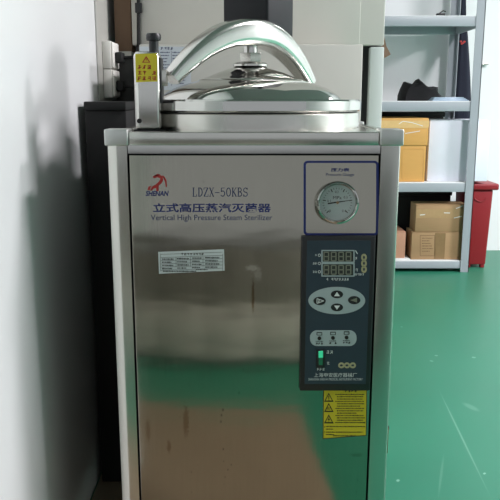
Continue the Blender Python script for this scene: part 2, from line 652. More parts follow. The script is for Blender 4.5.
# front panel: folded sheet with a dark gap all round
YP = YF + 0.0015
fp = obj('front_panel', B().box(pxl + .0016, pxr - .0016, YP, YP + .018, ZB + .015, zp1 - .0020, 0.0012), M_steelpanel, st,
         origin=(xcen, YP, 0.5))
obj('gap_seal', B().box(pxl - .004, pxr + .004, YF + .0215, YF + .024, ZB + .013, zp1 + .002), M_dark, st)


def pb(x, y, rx, ry, s):
    p = at(x, y, YP)
    k = 1.25 / F
    return (p.x, p.z, rx * k, ry * k, s)


_n = M_steelpanel.node_tree
_tc = _n.nodes.new('ShaderNodeTexCoord')
_mp = _n.nodes.new('ShaderNodeMapping')
_mp.inputs['Scale'].default_value = (1.6, 1.6, 5.5)
_n.links.new(_tc.outputs['Object'], _mp.inputs['Vector'])
_nz = _n.nodes.new('ShaderNodeTexNoise')
_nz.inputs['Scale'].default_value = 1.7
_nz.inputs['Detail'].default_value = 2.5
_n.links.new(_mp.outputs[0], _nz.inputs['Vector'])
_bp = _n.nodes.new('ShaderNodeBump')
_bp.inputs['Strength'].default_value = 0.6
_bp.inputs['Distance'].default_value = 0.004
_n.links.new(_nz.outputs['Fac'], _bp.inputs['Height'])
_old = _n.nodes['Principled BSDF'].inputs['Normal'].links[0].from_node
_n.links.new(_bp.outputs[0], _old.inputs['Normal'])
add_specks(M_steelpanel, (0.10, 0.09, 0.07, 1), 80, 0.15, 0.6, (1, 1, 0.6))
add_blobs(M_steelpanel, [pb(253, 296, 1.9, 22, .8), pb(186, 421, 4, 22, .5), pb(148, 430, 3.5, 16, .4), pb(169, 447, 3, 9, .5),
                         pb(356, 455, 9, 3, .3)], (0.16, 0.10, 0.045, 1), (xcen, YP, 0.5))
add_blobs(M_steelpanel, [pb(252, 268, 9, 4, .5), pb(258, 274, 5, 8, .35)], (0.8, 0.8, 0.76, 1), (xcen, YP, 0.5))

# lettering and emblem on the front panel
YT = YP
em = B()
em.ppoly([(150, 190.6), (152, 186.5), (155.5, 184.6), (159, 181.5), (160.5, 178.5), (157.5, 177.2), (154, 178.2), (152.6, 176.6),
          (156, 174.6), (160, 174.8), (162.5, 177), (163.2, 180), (161.5, 183.2), (158.6, 185.6), (158.6, 190.8), (156.4, 191.6),
          (156.2, 188), (153.6, 188.4), (152, 190.4)], YT)
em.ppoly([(147.4, 190.2), (148.6, 186.6), (151.4, 185.8), (150.2, 188), (149.8, 190.2)], YT)
em.ppoly([(161.4, 175.2), (164, 176.2), (166.4, 180), (167, 186), (165.8, 187.6), (165, 182), (163.6, 178.6)], YT)
em.ppoly([(153.5, 176.2), (157, 173.9), (160.5, 174.4), (157.5, 175.6)], YT)
obj('emblem', em, M_red, fp)
text('lettering', 'SHENAN', 145.5, 168.8, 190.8, 196, YT, M_blue, fp, shear=0.25, weight=0.03)


def serif_line(sx0, sx1, y0, y1, s):
    '''model number in a thick-and-thin serif letter, each glyph on a 6 x 9 grid'''
    def arc(cx, cy, rx, ry, a0, a1, n=10):
        return [(cx + rx * math.cos(math.radians(a0 + (a1 - a0) * i / n)), cy + ry * math.sin(math.radians(a0 + (a1 - a0) * i / n))) for i in range(n + 1)]
    T, t = 1.15, .6
    G = {
        'L': [(T, [(1.6, 0), (1.6, 9)]), (t, [(.6, .25), (2.8, .25)]), (t, [(.6, 8.75), (5, 8.75)]), (t, [(5, 8.9), (5.2, 6.6)])],
        'D': [(T, [(1.4, 0), (1.4, 9)]), (t, [(.4, .25), (2.6, .25)]), (t, [(.4, 8.75), (2.6, 8.75)]), (T * .9, arc(2.4, 4.5, 2.7, 4.2, -90, 90))],
        'Z': [(t, [(.7, .3), (5.1, .3)]), (t, [(.7, 0), (.6, 2.2)]), (T, [(5, .2), (.9, 8.8)]), (t, [(.7, 8.7), (5.2, 8.7)]), (t, [(5.2, 9), (5.4, 6.8)])],
        'X': [(T, [(.9, 0), (5, 9)]), (t, [(4.9, 0), (.9, 9)]), (t, [(.2, .25), (2, .25)]), (t, [(4, .25), (5.7, .25)]), (t, [(.2, 8.75), (2, 8.75)]), (t, [(4, 8.75), (5.8, 8.75)])],
        '-': [(.8, [(.4, 5), (5.4, 5)])],
        '5': [(t, [(1.4, .4), (5, .4)]), (.9, [(1.4, .2), (1.2, 4.2)]), (1, arc(2.7, 6, 2.3, 2.7, -130, 150))],
        '0': [(1, arc(3, 4.5, 2.2, 4.2, 0, 360, 20))],
        'K': [(T, [(1.4, 0), (1.4, 9)]), (t, [(.4, .25), (2.5, .25)]), (t, [(.4, 8.75), (2.5, 8.75)]), (t, [(5, .2), (1.6, 5)]), (T, [(2.4, 4), (5.2, 8.9)]), (t, [(4.2, .25), (5.7, .25)]), (t, [(4.3, 8.75), (5.9, 8.75)])],
        'B': [(T, [(1.4, 0), (1.4, 9)]), (t, [(.4, .25), (2.8, .25)]), (t, [(.4, 8.75), (2.8, 8.75)]), (.9, arc(2.5, 2.3, 2.2, 2.05, -90, 90)), (1, arc(2.5, 6.5, 2.6, 2.25, -90, 90)), (t, [(1.4, 4.3), (2.6, 4.3)])],
        'S': [(.95, arc(3, 2.5, 2, 2.2, -20, -270)), (.95, arc(3, 6.6, 2.1, 2.15, -90, 160)), (t, [(5, 0), (5, 2.2)]), (t, [(.9, 6.6), (.9, 9)])],
    }
    b_ = B()
    cw = (sx1 - sx0) / len(s)
    kx, ky = cw / 6.3, (y1 - y0) / 9
    for i, ch in enumerate(s):
        for wd, pl in G[ch]:
            q = [(sx0 + i * cw + x * kx, y0 + y * ky) for x, y in pl]
            for a_, c_ in zip(q, q[1:]):
                b_.pline(a_, c_, wd * kx, YT)
    return b_


obj('lettering', serif_line(192.0, 248.4, 187.6, 196.6, 'LDZX-50KBS'), M_blue2, fp, smooth=False)
text('lettering', '立式高压蒸汽灭菌器', 153, 271, 203.2, 212.4, YT, M_blue, fp, weight=0.022)
text('lettering', 'Vertical High Pressure Steam Sterilizer', 150.8, 272.3, 214.6, 222, YT, M_blue2, fp, weight=0.003)

# rating plate
rp = obj('rating_plate', B().ppoly([(158.2, 252), (224, 249.3), (224.6, 270.6), (159, 273.8)], YT, 0.0007), M_plate, st)
YR = YT - 0.0007
b = B()
for k in range(6):
    yy = 253.2 + k * 3.2
    b.pline((160.6, yy + 1.2), (222.6, yy - 1.0), 0.3, YR)
for k, xx in enumerate((160.6, 176, 190.5, 203, 222.6)):
    b.pline((xx, 253.8 + (0 if k in (0, 4) else 3.2)), (xx, 271 - (0 if k in (0, 4) else 4.5)), 0.3, YR)
glyphs(b, 181, 204, 253.0, 255.2, 8, YR, 3, .4)
for k in range(4):
    for x0, x1 in ((162, 174), (177, 189), (192, 202), (205, 220)):
        wordline(b, x0, x1 - (k % 2) * 2, 258.2 + k * 3.15 - (x0 - 190) * 0.035, 1.6, YR, k * 9 + int(x0))
wordline(b, 163, 196, 271.3, 1.5, YR, 77)
wordline(b, 196, 208, 269.6, 1.3, YR, 78)
obj('plate_print', b, M_ink, rp, smooth=False)

# gauge field
inner = rrect(305.9, 162.9, 376.3, 233.2, 2.2)
outer = rrect(303.6, 160.8, 378.6, 235.4, 4)
obj('gauge_border', B().ring([at(x, y, YT - .0004) for x, y in outer], [at(x, y, YT - .0004) for x, y in inner], .0004), M_blue, st,
    smooth=False)
gb = text('lettering', '压力表', 331, 349.5, 168, 171.6, YT, M_blue, None, weight=0.03)
o = obj('lettering', gb, M_blue, st, smooth=False)
text('lettering', 'Pressure Gauge', 326, 354, 173, 176.8, YT, M_blue2, st, weight=0.004)
gc = at(337, 202, YT)
k = 1.246 / F
R = 21 * k
pg = obj('pressure_gauge', B().lathe(gc, [(R * .8, 0), (R * .97, 0), (R, .004), (R * 1.0, .012), (R * .97, .0155), (R * .91, .0165), (R * .855, .014),
                                          (R * .84, .009), (R * .84, .005), (R * .8, .005), (R * .8, 0)], 64, 'Y'), M_polish, st)
obj('dial', B().lathe(gc, [(0, .0055), (R * .838, .0055), (R * .838, .0048), (0, .0048)], 64, 'Y'), M_dial, pg)
b = B()
YD = gc.y - 0.0055
cpx = Vector((gc.x, 0, gc.z))


def dpt(r, deg, off=0.0002):
    a = math.radians(deg)
    return Vector((gc.x + R * r * math.cos(a), YD - off, gc.z + R * r * math.sin(a)))


def dbar(r0, r1, deg, wd):
    a = math.radians(deg)
    n = Vector((-math.sin(a), 0, math.cos(a))) * wd * R / 2
    b.prism([dpt(r0, deg) + n, dpt(r1, deg) + n, dpt(r1, deg) - n, dpt(r0, deg) - n], .0002)


for i in range(26):
    g = 225 - 270 * i / 25
    dbar(.62 if i % 5 else .55, .7, g, .018 if i % 5 else .04)
obj('dial_scale', b, M_ink, pg, smooth=False)
for s, x0, x1, y0, y1 in (('MPa', 333, 341.5, 196, 199.2), ('0', 329, 330.6, 209.6, 212.4), ('0.1', 327.4, 330.6, 199.6, 202),
                          ('0.2', 335, 338.6, 190.6, 193), ('0.3', 343.6, 347.4, 196, 198.4), ('0.4', 342, 346, 209.6, 212)):
    bb = text('dial_figure', s, x0, x1, y0, y1, YD, M_ink, None, thick=0.0002)
    obj('dial_figure', bb, M_ink, pg, smooth=False)
a0, a1 = at(327.8, 203.6, YD - .001), at(352, 200, YD - .001)
b = B()
dd = (a1 - a0).normalized()
nn = Vector((-dd.z, 0, dd.x))
b.prism([a0 + nn * .0011, a0 + dd * .016 + nn * .0011, a1 + nn * .0003, a1 - nn * .0003, a0 + dd * .016 - nn * .0011, a0 - nn * .0011], .0006)
obj('needle', b, M_ink, pg, smooth=False)
b = B().cyl((gc.x, YD - .003, gc.z), (gc.x, YD + .0002, gc.z), .0024, seg=20)
obj('needle_hub', b, M_brass, pg)
obj('glass', B().lathe(gc, [(0, .0115), (R * .845, .0115), (R * .845, .0095), (0, .0095)], 48, 'Y'), M_glass, pg)

# control panel
YC = YT - 0.007
b = B()
pz1, pz0 = at(338, 235.8, YC).z, at(338, 391, YC).z
b.box(at(302, 236, YC).x, at(376, 236, YC).x, YC, YT + .0005, pz0, pz1, 0.0022, 3)
cp = obj('control_panel', b, M_black, st)
YCF = YC - 0.0006
b = B().box(at(307, 241, YCF).x, at(370.8, 241, YCF).x, YCF, YC + .001, at(338, 384, YCF).z, at(338, 240.6, YCF).z, 0.0002, 1)
obj('face_plate', b, M_face, cp)
# display
dsp = obj('display', B().ppoly([(321.8, 250.6), (354.2, 250.2), (354.4, 276), (321.6, 276)], YCF, .0008), M_lcd, cp, smooth=False)
YDs = YCF - .0008
b = B()
for y0, y1 in ((250.6, 262.2), (263.6, 276)):
    b.ring([at(x, y, YDs - .0003) for x, y in rrect(321.4, y0 - .6, 354.6, y1 + .6, .5)],
           [at(x, y, YDs - .0003) for x, y in rrect(322.6, y0 + .5, 353.4, y1 - .5, .4)], .0003)
obj('display_frame', b, M_key, cp, smooth=False)
b = B()
for row, (y0, y1) in enumerate(((252.3, 260.8), (265.4, 274.2))):
    ym = (y0 + y1) / 2
    for i in range(4):
        x0 = 324.0 + i * 7.4
        x1 = x0 + 4.6
        for (p, q) in (((x0, y0), (x1, y0)), ((x0, ym), (x1, ym)), ((x0, y1), (x1, y1)), ((x0, y0), (x0, ym)), ((x1, y0), (x1, ym)),
                       ((x0, ym), (x0, y1)), ((x1, ym), (x1, y1))):
            b.pline(p, q, 1.15, YDs)
obj('digit_segments', b, M_seg, cp, smooth=False)
b = B()
for yy in (255.2, 263.4, 271.8):
    b.ring([at(x, y, YCF - .0003) for x, y in ell(319.4, yy, 1.5, 1.5, 16)], [at(x, y, YCF - .0003) for x, y in ell(319.4, yy, 1.0, 1.0, 16)], .0003)
    glyphs(b, 312.6, 317, yy - 1, yy + 1, 2, YCF, int(yy), .4)
glyphs(b, 326, 349, 278.0, 280.6, 9, YCF, 41, .45)
b.pline((355.4, 250.4), (357.6, 254), .8, YCF)
glyphs(b, 355, 359.8, 257, 259.4, 2, YCF, 42, .4)
glyphs(b, 355.2, 357.4, 264, 267.6, 1, YCF, 43, .4)
glyphs(b, 355.2, 358.2, 268.6, 271.6, 1, YCF, 44, .4)
glyphs(b, 354, 364, 273.4, 275.4, 5, YCF, 45, .4)
obj('display_print', b, M_white, cp, smooth=False)
b = B()
glyphs(b, 326.2, 333.4, 350.6, 353.6, 2, YCF, 46, .5)
glyphs(b, 326.2, 333.4, 362, 364.6, 2, YCF, 47, .5)
glyphs(b, 316.6, 325, 367.9, 370.6, 3, YCF, 48, .5)
obj('switch_print', b, M_white, cp, smooth=False)
text('lettering', '上海申安医疗器械厂', 314, 357, 372.8, 377, YCF, M_white, cp)
text('lettering', 'SHANGHAI SHENAN MEDICAL INSTRUMENT FACTORY', 308.4, 362.6, 378, 380.4, YCF, M_plate, cp)


def ovals(name, pts, box_):
    bb = B()
    bb.ppoly(rrect(*box_), YCF, .0004)
    e = obj(name, bb, M_tan, cp, smooth=False)
    e['label'] = 'tan emblem of three linked rings'
    return bb


b = B()
for cx, cy in ((364, 257.4), (364, 263.4), (364, 269.4)):
    b.ring([at(x, y, YCF - .0004) for x, y in ell(cx, cy, 2.9, 3.6, 20)], [at(x, y, YCF - .0004) for x, y in ell(cx, cy, 1.0, 1.6, 20)], .0004)
obj('emblem', b, M_tan, cp, smooth=False)
b = B()
for cx in (341.4, 347.0, 352.8):
    b.ring([at(x, y, YCF - .0004) for x, y in ell(cx, 365.4, 3.2, 2.9, 20)], [at(x, y, YCF - .0004) for x, y in ell(cx, 365.4, 1.5, 1.1, 20)], .0004)
obj('emblem', b, M_tan, cp, smooth=False)
# keypad
kp = obj('keypad', B().ppoly(ell(336.8, 300.6, 28.4, 13.6, 56), YCF, .0009), M_key, cp)
YK = YCF - .0009
for cx, cy, rx, ry, sh in ((337, 294.4, 6.1, 3.9, 'up'), (337, 307.4, 6.1, 3.9, 'down'), (319.6, 301, 6.2, 4.1, 'right'), (354.2, 300.2, 6.2, 4.1, 'left')):
    kb = obj('key', B().ppoly(ell(cx, cy, rx, ry, 28), YK, .0006), M_black, cp)
    kb['label'] = 'black oval arrow key'
    YKK = YK - .0006
    if sh == 'up':
        q = [(cx - 2.9, cy + 1.8), (cx, cy - 2.4), (cx + 2.9, cy + 1.8)]
        obj('key_print', B().ppoly(q, YKK), M_white, cp, smooth=False)
    elif sh == 'down':
        q = [(cx - 2.9, cy - 1.8), (cx + 2.9, cy - 1.8), (cx, cy + 2.4)]
        obj('key_print', B().ppoly(q, YKK), M_white, cp, smooth=False)
    elif sh == 'right':
        b = B()
        b.pline((cx - 2.6, cy - 2.4), (cx + 4.2, cy), .7, YKK)
        b.pline((cx + 4.2, cy), (cx - 2.6, cy + 2.4), .7, YKK)
        b.pline((cx - 2.6, cy - 2.4), (cx - 2.6, cy + 2.4), .7, YKK)
        glyphs(b, cx - 1.6, cx + 1, cy - 1.2, cy + 1.2, 1, YKK, 5, .4)
        obj('key_print', b, M_white, cp, smooth=False)
    else:
        b = B()
        b.ppoly([(cx + 2.8, cy - 2.4), (cx + 2.8, cy + 2.4), (cx - 3.8, cy)], YKK)
        obj('key_print', b, M_seg, cp, smooth=False)
# indicator strip
obj('indicator_strip', B().ppoly(rrect(310, 330.4, 356.6, 346, 7), YCF, .0008), M_key, cp)
b = B()
for cx, yo in ((319.4, 338.4), (333, 338), (346.6, 337.6)):
    b.ppoly(ell(cx, yo, 1.9, 1.9, 18), YCF - .0008, .001)
    b.ring([at(x, y, YCF - .0011) for x, y in rrect(cx - 2.8, yo - 6.2, cx + 2.8, yo - 3, .3)],
           [at(x, y, YCF - .0011) for x, y in rrect(cx - 2.1, yo - 5.4, cx + 2.1, yo - 3.5, .2)], .0003)
    wordline(b, cx - 3.6, cx + 3.6, yo + 3, .8, YCF - .0008, int(cx))
    glyphs(b, cx - 4, cx + 4, yo + 4.2, yo + 6, 3, YCF - .0008, int(cx), .45)
obj('indicator_print', b, M_ink, cp, smooth=False)
# power switch
sw = obj('power_switch', B().box(at(316.2, 359, YCF).x, at(324.8, 359, YCF).x, YCF - .003, YCF + .0003, at(320, 367.6, YCF).z, at(320, 349.4, YCF).z, .0008), M_black, cp)
o = obj('rocker', B().prism([at(318.6, 351.6, YCF - .0052), at(323, 351.2, YCF - .0052), at(323, 357.6, YCF - .0042), at(318.6, 357.8, YCF - .0042)], .002),
        M_green, cp, smooth=False)
o['label'] = 'lit green upper half of the rocker'
obj('rocker', B().prism([at(318.8, 358, YCF - .0042), at(322.8, 358, YCF - .0042), at(322.6, 365, YCF - .0036), at(318.8, 365, YCF - .0036)], .0015), M_green2, cp,
    smooth=False)

# yellow warning label below the control panel
yl = obj('warning_label', B().ppoly([(323.3, 389.5), (367, 389), (366.4, 435.6), (322.8, 439)], YT, .0006), M_yellow, st)
YW = YT - .0006
b = B()
for cy, kx in ((398, 0), (408.2, 1), (419.6, 2)):
    tri = lambda s, dy: [(328.8, cy - 5.2 * s + dy), (328.8 + 4.8 * s, cy + 3.8 * s + dy), (328.8 - 4.8 * s, cy + 3.8 * s + dy)]
    b.ring([at(x, y, YW - .0003) for x, y in tri(1, 0)], [at(x, y, YW - .0003) for x, y in tri(.68, .0)], .0003)
    if kx == 0:
        b.pquad(328.4, cy - 2, 329.3, cy + 1, YW)
        b.pquad(328.4, cy + 1.6, 329.3, cy + 2.4, YW)
    elif kx == 1:
        for q in range(3):
            b.pline((327 + q * 1.3, cy + 1.6), (327.6 + q * 1.3, cy - 1.2), .5, YW)
    else:
        b.ppoly([(329.4, cy - 2.6), (327.6, cy + .4), (328.8, cy + .4), (328.2, cy + 2.8), (330, cy - .5), (328.9, cy - .5)], YW)
glyphs(b, 344.5, 357, 389.8, 392.2, 4, YW, 60, .6)
for i in range(13):
    yy = 394 + i * 2.35
    wordline(b, 335.4 + (1.6 if i % 3 else 0), 365 - (i * 37 % 9 if i % 3 == 2 else i % 2), yy + .4, 1.15, YW, 61 + i)
for yy, x1 in ((426.6, 365), (429.2, 334), (432.2, 363), (434.6, 334)):
    wordline(b, 326, x1, yy, 1.1, YW, int(yy * 7))
for yy in (427, 432):
    b.ppoly(ell(324.6, yy, .5, .5, 8), YW)
wordline(b, 333, 356, 435.8, 1.2, YW, 99)
obj('label_print', b, M_ink, yl, smooth=False)
obj('label_border', B().ring([at(x, y, YW - .0002) for x, y in ((323.3, 389.5), (367, 389), (366.4, 435.6), (322.8, 439))],
                             [at(x, y, YW - .0002) for x, y in ((323.9, 390.1), (366.4, 389.6), (365.8, 435.1), (323.4, 438.3))], .0002), M_ink, yl, smooth=False)

# small latch on the right-hand edge
zl0, zl1 = at(390, 451, YF + .03).z, at(390, 426, YF + .03).z
la = obj('side_latch', B().box(xr - .001, xr + .0045, YF + .02, YF + .05, zl0, zl1, .001), M_brass, st)
obj('latch_screw', B().cyl((xr + .004, YF + .035, zl1 - .006), (xr + .0075, YF + .035, zl1 - .006), .004, seg=16), M_black, la)

# chamber ring and lid
LY = 1.458
LX = at(250.5, 100, LY).x
LR = 0.2215
YFR = LY - LR
zA = ztop - .0015
zB = at(250, 114.2, YFR).z
zC = at(250, 112.8, YFR).z
zD = at(250, 99.6, YFR).z
obj('chamber_ring', B().lathe((LX, LY, 0), [(LR * .9, zA), (LR * .985, zA), (LR * .985, zB - .002), (LR * .978, zB), (LR * .9, zB), (LR * .9, zA)]), M_steel, st)
obj('lid_gasket', B().lathe((LX, LY, 0), [(LR * .9, zB), (LR * .962, zB), (LR * .962, zC), (LR * .9, zC), (LR * .9, zB)]), M_rubber, st)
zt = at(250, 65.5, LY).z
dome = [(0, zC), (LR * .985, zC), (LR, zC + .003), (LR, zD - .003), (LR * .985, zD), (LR * .86, zD + .0005), (.182, zD + .001)]
for px, py in ((338, 96), (333, 92), (326, 88.2), (317, 84.8), (309, 82.4), (303.6, 81.2), (302.4, 80), (299, 79.4), (292, 76.4), (284, 73), (276, 70.2), (270, 68.4), (266.5, 67.2)):
    p = at(px, py, LY)
    dome.append((p.x - LX, p.z))
dome += [(.026, zt), (0, zt + .0005)]
ld = obj('lid', B().lathe((LX, LY, 0), dome, 128), M_polish, st)
b = B().lathe((LX, LY, 0), [(0, zt - .002), (.035, zt - .002), (.035, zt + .002), (.031, zt + .005), (.0, zt + .005)], 48)
obj('lid_boss', b, M_steel, ld)
b = B().cyl((LX, LY, zt + .0045), (LX, LY, zt + .024), .0235, seg=6, bevel=.0015)
obj('lid_nut', b, M_steel, ld)

# hinge column at the front left of the lid
TY = 1.275
tx0, tx1 = at(134, 100, TY).x, at(160, 100, TY).x
tz1 = at(146, 51, TY).z
tb = obj('hinge_column', B().box(tx0, tx1, TY, TY + .046, ztop - .0015, tz1, .009, 4), M_arm, st)
obj('column_foot', B().box(tx0 - .002, tx1 + .006, TY - .003, TY + .05, ztop - .0016, ztop + .0012, .0005), M_dark, tb)
o = obj('caution_sticker', B().ppoly([(135.2, 54), (157, 53.2), (157.6, 81.4), (136, 82.2)], TY - .0002, .0005), M_yellow, tb)
YS = TY - .0007
b = B()
tri = [(146.2, 56), (150.4, 62.6), (142, 62.6)]
tri2 = [(146.2, 57.8), (148.9, 61.9), (143.5, 61.9)]
b.ring([at(x, y, YS - .0003) for x, y in tri], [at(x, y, YS - .0003) for x, y in tri2], .0003)
b.pquad(145.9, 58.6, 146.6, 60.6, YS)
for r_, yy in enumerate((65.2, 70.8, 76.4)):
    glyphs(b, 137.2, 156.6, yy, yy + 3.8, 4, YS, 20 + r_, .75)
obj('sticker_print', b, M_red, tb, smooth=False)
p = at(139.3, 121, TY)
obj('bolt_hole', B().cyl((p.x, TY - .0006, p.z), (p.x, TY + .004, p.z), .0042, seg=20), M_dark, tb)
kx = at(153.5, 45, TY + .02)
kz0, kz1, kz2 = at(153, 52, TY + .02).z, at(153, 41, TY + .02).z, at(153, 33.4, TY + .02).z
b = B().lathe((kx.x, TY + .023, 0), [(0, kz0 - .001), (.0085, kz0 - .001), (.0085, kz1), (.0125, kz1 + .001), (.0132, kz1 + .004), (.0132, kz2 - .003), (.0115, kz2), (0, kz2)], 32)
o = obj('column_knob', b, M_black, tb)
p0, p1 = at(160, 86, TY + .02), at(166.5, 69.6, TY + .02)
obj('hinge_block', B().box(p0.x - .002, p1.x, TY + .012, TY + .04, p0.z, p1.z, .0015), M_steel, tb)
obj('hinge_strap', B().box(p0.x - .001, p0.x + .004, TY + .006, TY + .044, p0.z - .03, p1.z + .02, .001), M_black, tb)

# locking arm: a bowed beam from the column across the lid to the far right
A0, A1 = Vector((at(166, 80, TY + .03).x, TY + .035, 0)), Vector((0.134, 1.598, 0))
dirv = (A1 - A0).normalized()
side0 = Vector((dirv.y, -dirv.x, 0))
half = (A1 - A0).length / 2
zc_top = at(250, 18.5, LY - .02).z
z_end0 = at(170, 74, TY + .03).z
bm = B()
rings = []
NS = 36
for i in range(NS + 1):
    s = -1 + 2 * i / NS
    env = (1 - abs(s) ** 2.1)
    ztp = z_end0 + (zc_top - z_end0) * env
    th = 0.026 + 0.026 * (1 - abs(s) ** 1.6)
    hw = 0.017 + 0.012 * (1 - abs(s) ** 2)
    slope = -(zc_top - z_end0) * 2.1 * abs(s) ** 1.1 * (1 if s > 0 else -1) / half
    tn = Vector((dirv.x, dirv.y, slope)).normalized()
    nrm = Vector((0, 0, 1)) - tn * tn.z
    nrm.normalize()
    bend = 0.020 * (1 - math.sqrt(s * s + .004))
    k_ = -0.020 * s / math.sqrt(s * s + .004) / half
    dv = (dirv + side0 * k_).normalized()
    side = Vector((dv.y, -dv.x, 0))
    c = A0 + dirv * (half * (1 + s)) + side0 * bend
    tn = Vector((dv.x, dv.y, slope)).normalized()
    nrm = (Vector((0, 0, 1)) - tn * tn.z).normalized()
    c = Vector((c.x, c.y, ztp)) - nrm * th / 2
    ring_ = []
    rr = min(th, hw * 2) * .30
    for (sx, sz, a0) in ((1, 1, 0), (-1, 1, 90), (-1, -1, 180), (1, -1, 270)):
        for q in range(5):
            a = math.radians(a0 + 90 * q / 4)
            x = sx * (hw - rr) + rr * math.cos(a)
            z = sz * (th / 2 - rr) + rr * math.sin(a)
            ring_.append(bm.bm.verts.new(c + side * x + nrm * z))
    rings.append(ring_)
for a_, b_ in zip(rings, rings[1:]):
    n = len(a_)
    for q in range(n):
        bm.bm.faces.new((a_[q], a_[(q + 1) % n], b_[(q + 1) % n], b_[q]))
bm.bm.faces.new(rings[0][::-1])
bm.bm.faces.new(rings[-1])
arm = obj('locking_arm', bm, M_arm, st)
# far end: latch eye and lever
e = Vector((A1.x, A1.y, z_end0 - .006))
obj('arm_latch', B().cyl(e + Vector((-.004, -.022, -.012)), e + Vector((-.004, .022, -.012)), .010, seg=24, bevel=.002), M_polish, arm)
obj('latch_lever', B().tube([e + Vector((-.016, -.02, .012)), e + Vector((-.006, -.022, .006)), e + Vector((.004, -.022, -.01))], .0035), M_black, arm)
obj('latch_post', B().cyl((e.x + .006, e.y + .004, zD), (e.x + .006, e.y + .004, e.z - .008), .008, seg=20), M_steel, arm)
# black hand grip on the screw
gz0 = at(285, 45, LY + .05).z
g = B().box(-.054, .054, -.05, .05, 0, .115, .006, 3)
bmesh.ops.rotate(g.bm, verts=g.bm.verts, cent=(0, 0, 0), matrix=Matrix.Rotation(math.radians(-34), 3, 'Z'))
gx = at(258.5, 20, LY + .05).x
bmesh.ops.translate(g.bm, verts=g.bm.verts, vec=(gx, LY + .05, gz0))
hk = obj('hand_grip', g, M_knob, st)
obj('screw_spindle', B().cyl((LX, LY, zt + .022), (LX, LY, gz0 + .01), .014, seg=24), M_polish, hk)

# ------------------------------------------------------------------ white cabinet behind the sterilizer
CY, CL = 2.0, 1.765
cx0, cx1 = at(131.5, 20, CY).x, at(385, 20, CY).x
lx0, lx1 = at(139.5, 60, CL).x, at(362.6, 60, CL).x
zs = at(250, 45.4, CY).z
zl_ = at(250, 44.4, CL).z
cb = thing('storage_cabinet', 'tall cream enamelled cabinet standing close behind the steel sterilizer', 'cabinet', ((cx0 + cx1) / 2, CY + .3, 0))
obj('upper_body', B().box(cx0, cx1, CY, CY + .4, zs, 2.0, .004), M_cab, cb)
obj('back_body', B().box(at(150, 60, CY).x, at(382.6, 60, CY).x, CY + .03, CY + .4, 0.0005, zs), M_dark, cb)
obj('lower_body', B().box(lx0 + .002, lx1 - .002, CL + .02, CY + .03, 0.0005, zl_ - .003), M_cab, cb)
obj('upper_door', B().box(cx0 + .012, at(360, 20, CY).x, CY - .006, CY + .002, zs + .002, 1.98, .002), M_cab, cb)
obj('lower_door', B().box(lx0, lx1, CL, CL + .02, .05, zl_, .003), M_cab, cb)
obj('side_column', B().box(at(369, 90, CY).x, at(382.6, 90, CY).x, CY - .002, CY + .03, .0005, at(370, 47, CY).z, .003), M_cab2, cb)
ns = obj('notice_sheet', B().ppoly([(158, 42.5 + 4), (191, 42.8 + 4), (191, 90), (139.5, 90), (139.5, 46.6)], CL, .0006), M_sheet, cb)
ns['label'] = 'pale blue printed notice sheet'
b = B()
YN_ = CL - .0006
glyphs(b, 160.5, 173.5, 45.6 + 1.6, 47.4 + 2.2, 4, YN_, 7, .55)
for i in range(11):
    for x0, x1 in ((142, 156), (160, 170), (172.5, 186)):
        wordline(b, x0, x1 - (i * 5 + int(x0)) % 4, 52.4 + i * 3.1, 1.3, YN_, i * 13 + int(x0))
for xx in (158.6, 171.4):
    b.pline((xx, 50.6), (xx, 86), .3, YN_)
obj('sheet_print', b, M_blue2, cb, smooth=False)
pts = [at(138.6, y, CY - .0115) for y in (-30, -5, 8, 20, 34, 44)] + [at(137.2, 52, CY - .013), at(135.6, 60, CY - .013), at(136, 74, CY - .013)]
cbl = obj('power_cable', B().tube(pts, .005), M_rubber, cb)
obj('cable_clip', B().box(pts[2].x - .009, pts[2].x + .009, CY - .018, CY - .0055, pts[2].z - .013, pts[2].z + .013, .002), M_black, cb)

# dark stand with a pale top edge and a brown carton, in the gap between wall and cabinet
SY = 2.02
zst = at(125, 51.5, SY).z
sx0, sx1 = WL + .016, cx0 - .004
t = thing('narrow_stand', 'dark grey narrow stand with pale top edge in gap between wall and cabinet', 'stand', ((sx0 + sx1) / 2, SY + .2, 0))
obj('stand_body', B().box(sx0, sx1, SY, SY + .4, 0.0005, zst - .014, .002), M_stand, t)
obj('stand_top', B().box(sx0, sx1, SY - .012, SY + .41, zst - .014, zst, .003), M_cab, t)
t = thing('cardboard_carton', 'dark brown carton on the narrow stand between left wall and cream cabinet', 'carton', ((sx0 + sx1) / 2, SY + .2, zst))
xa = at(114, 20, SY).x
obj('carton_body', B().box(xa, sx1 - .001, SY + .004, SY + .38, zst + .0005, zst + .36, .002), M_brown, t)
obj('carton_flap', B().box(xa, sx1 - .001, SY + .0, SY + .19, zst + .36, zst + .364, .001), M_brown, t)

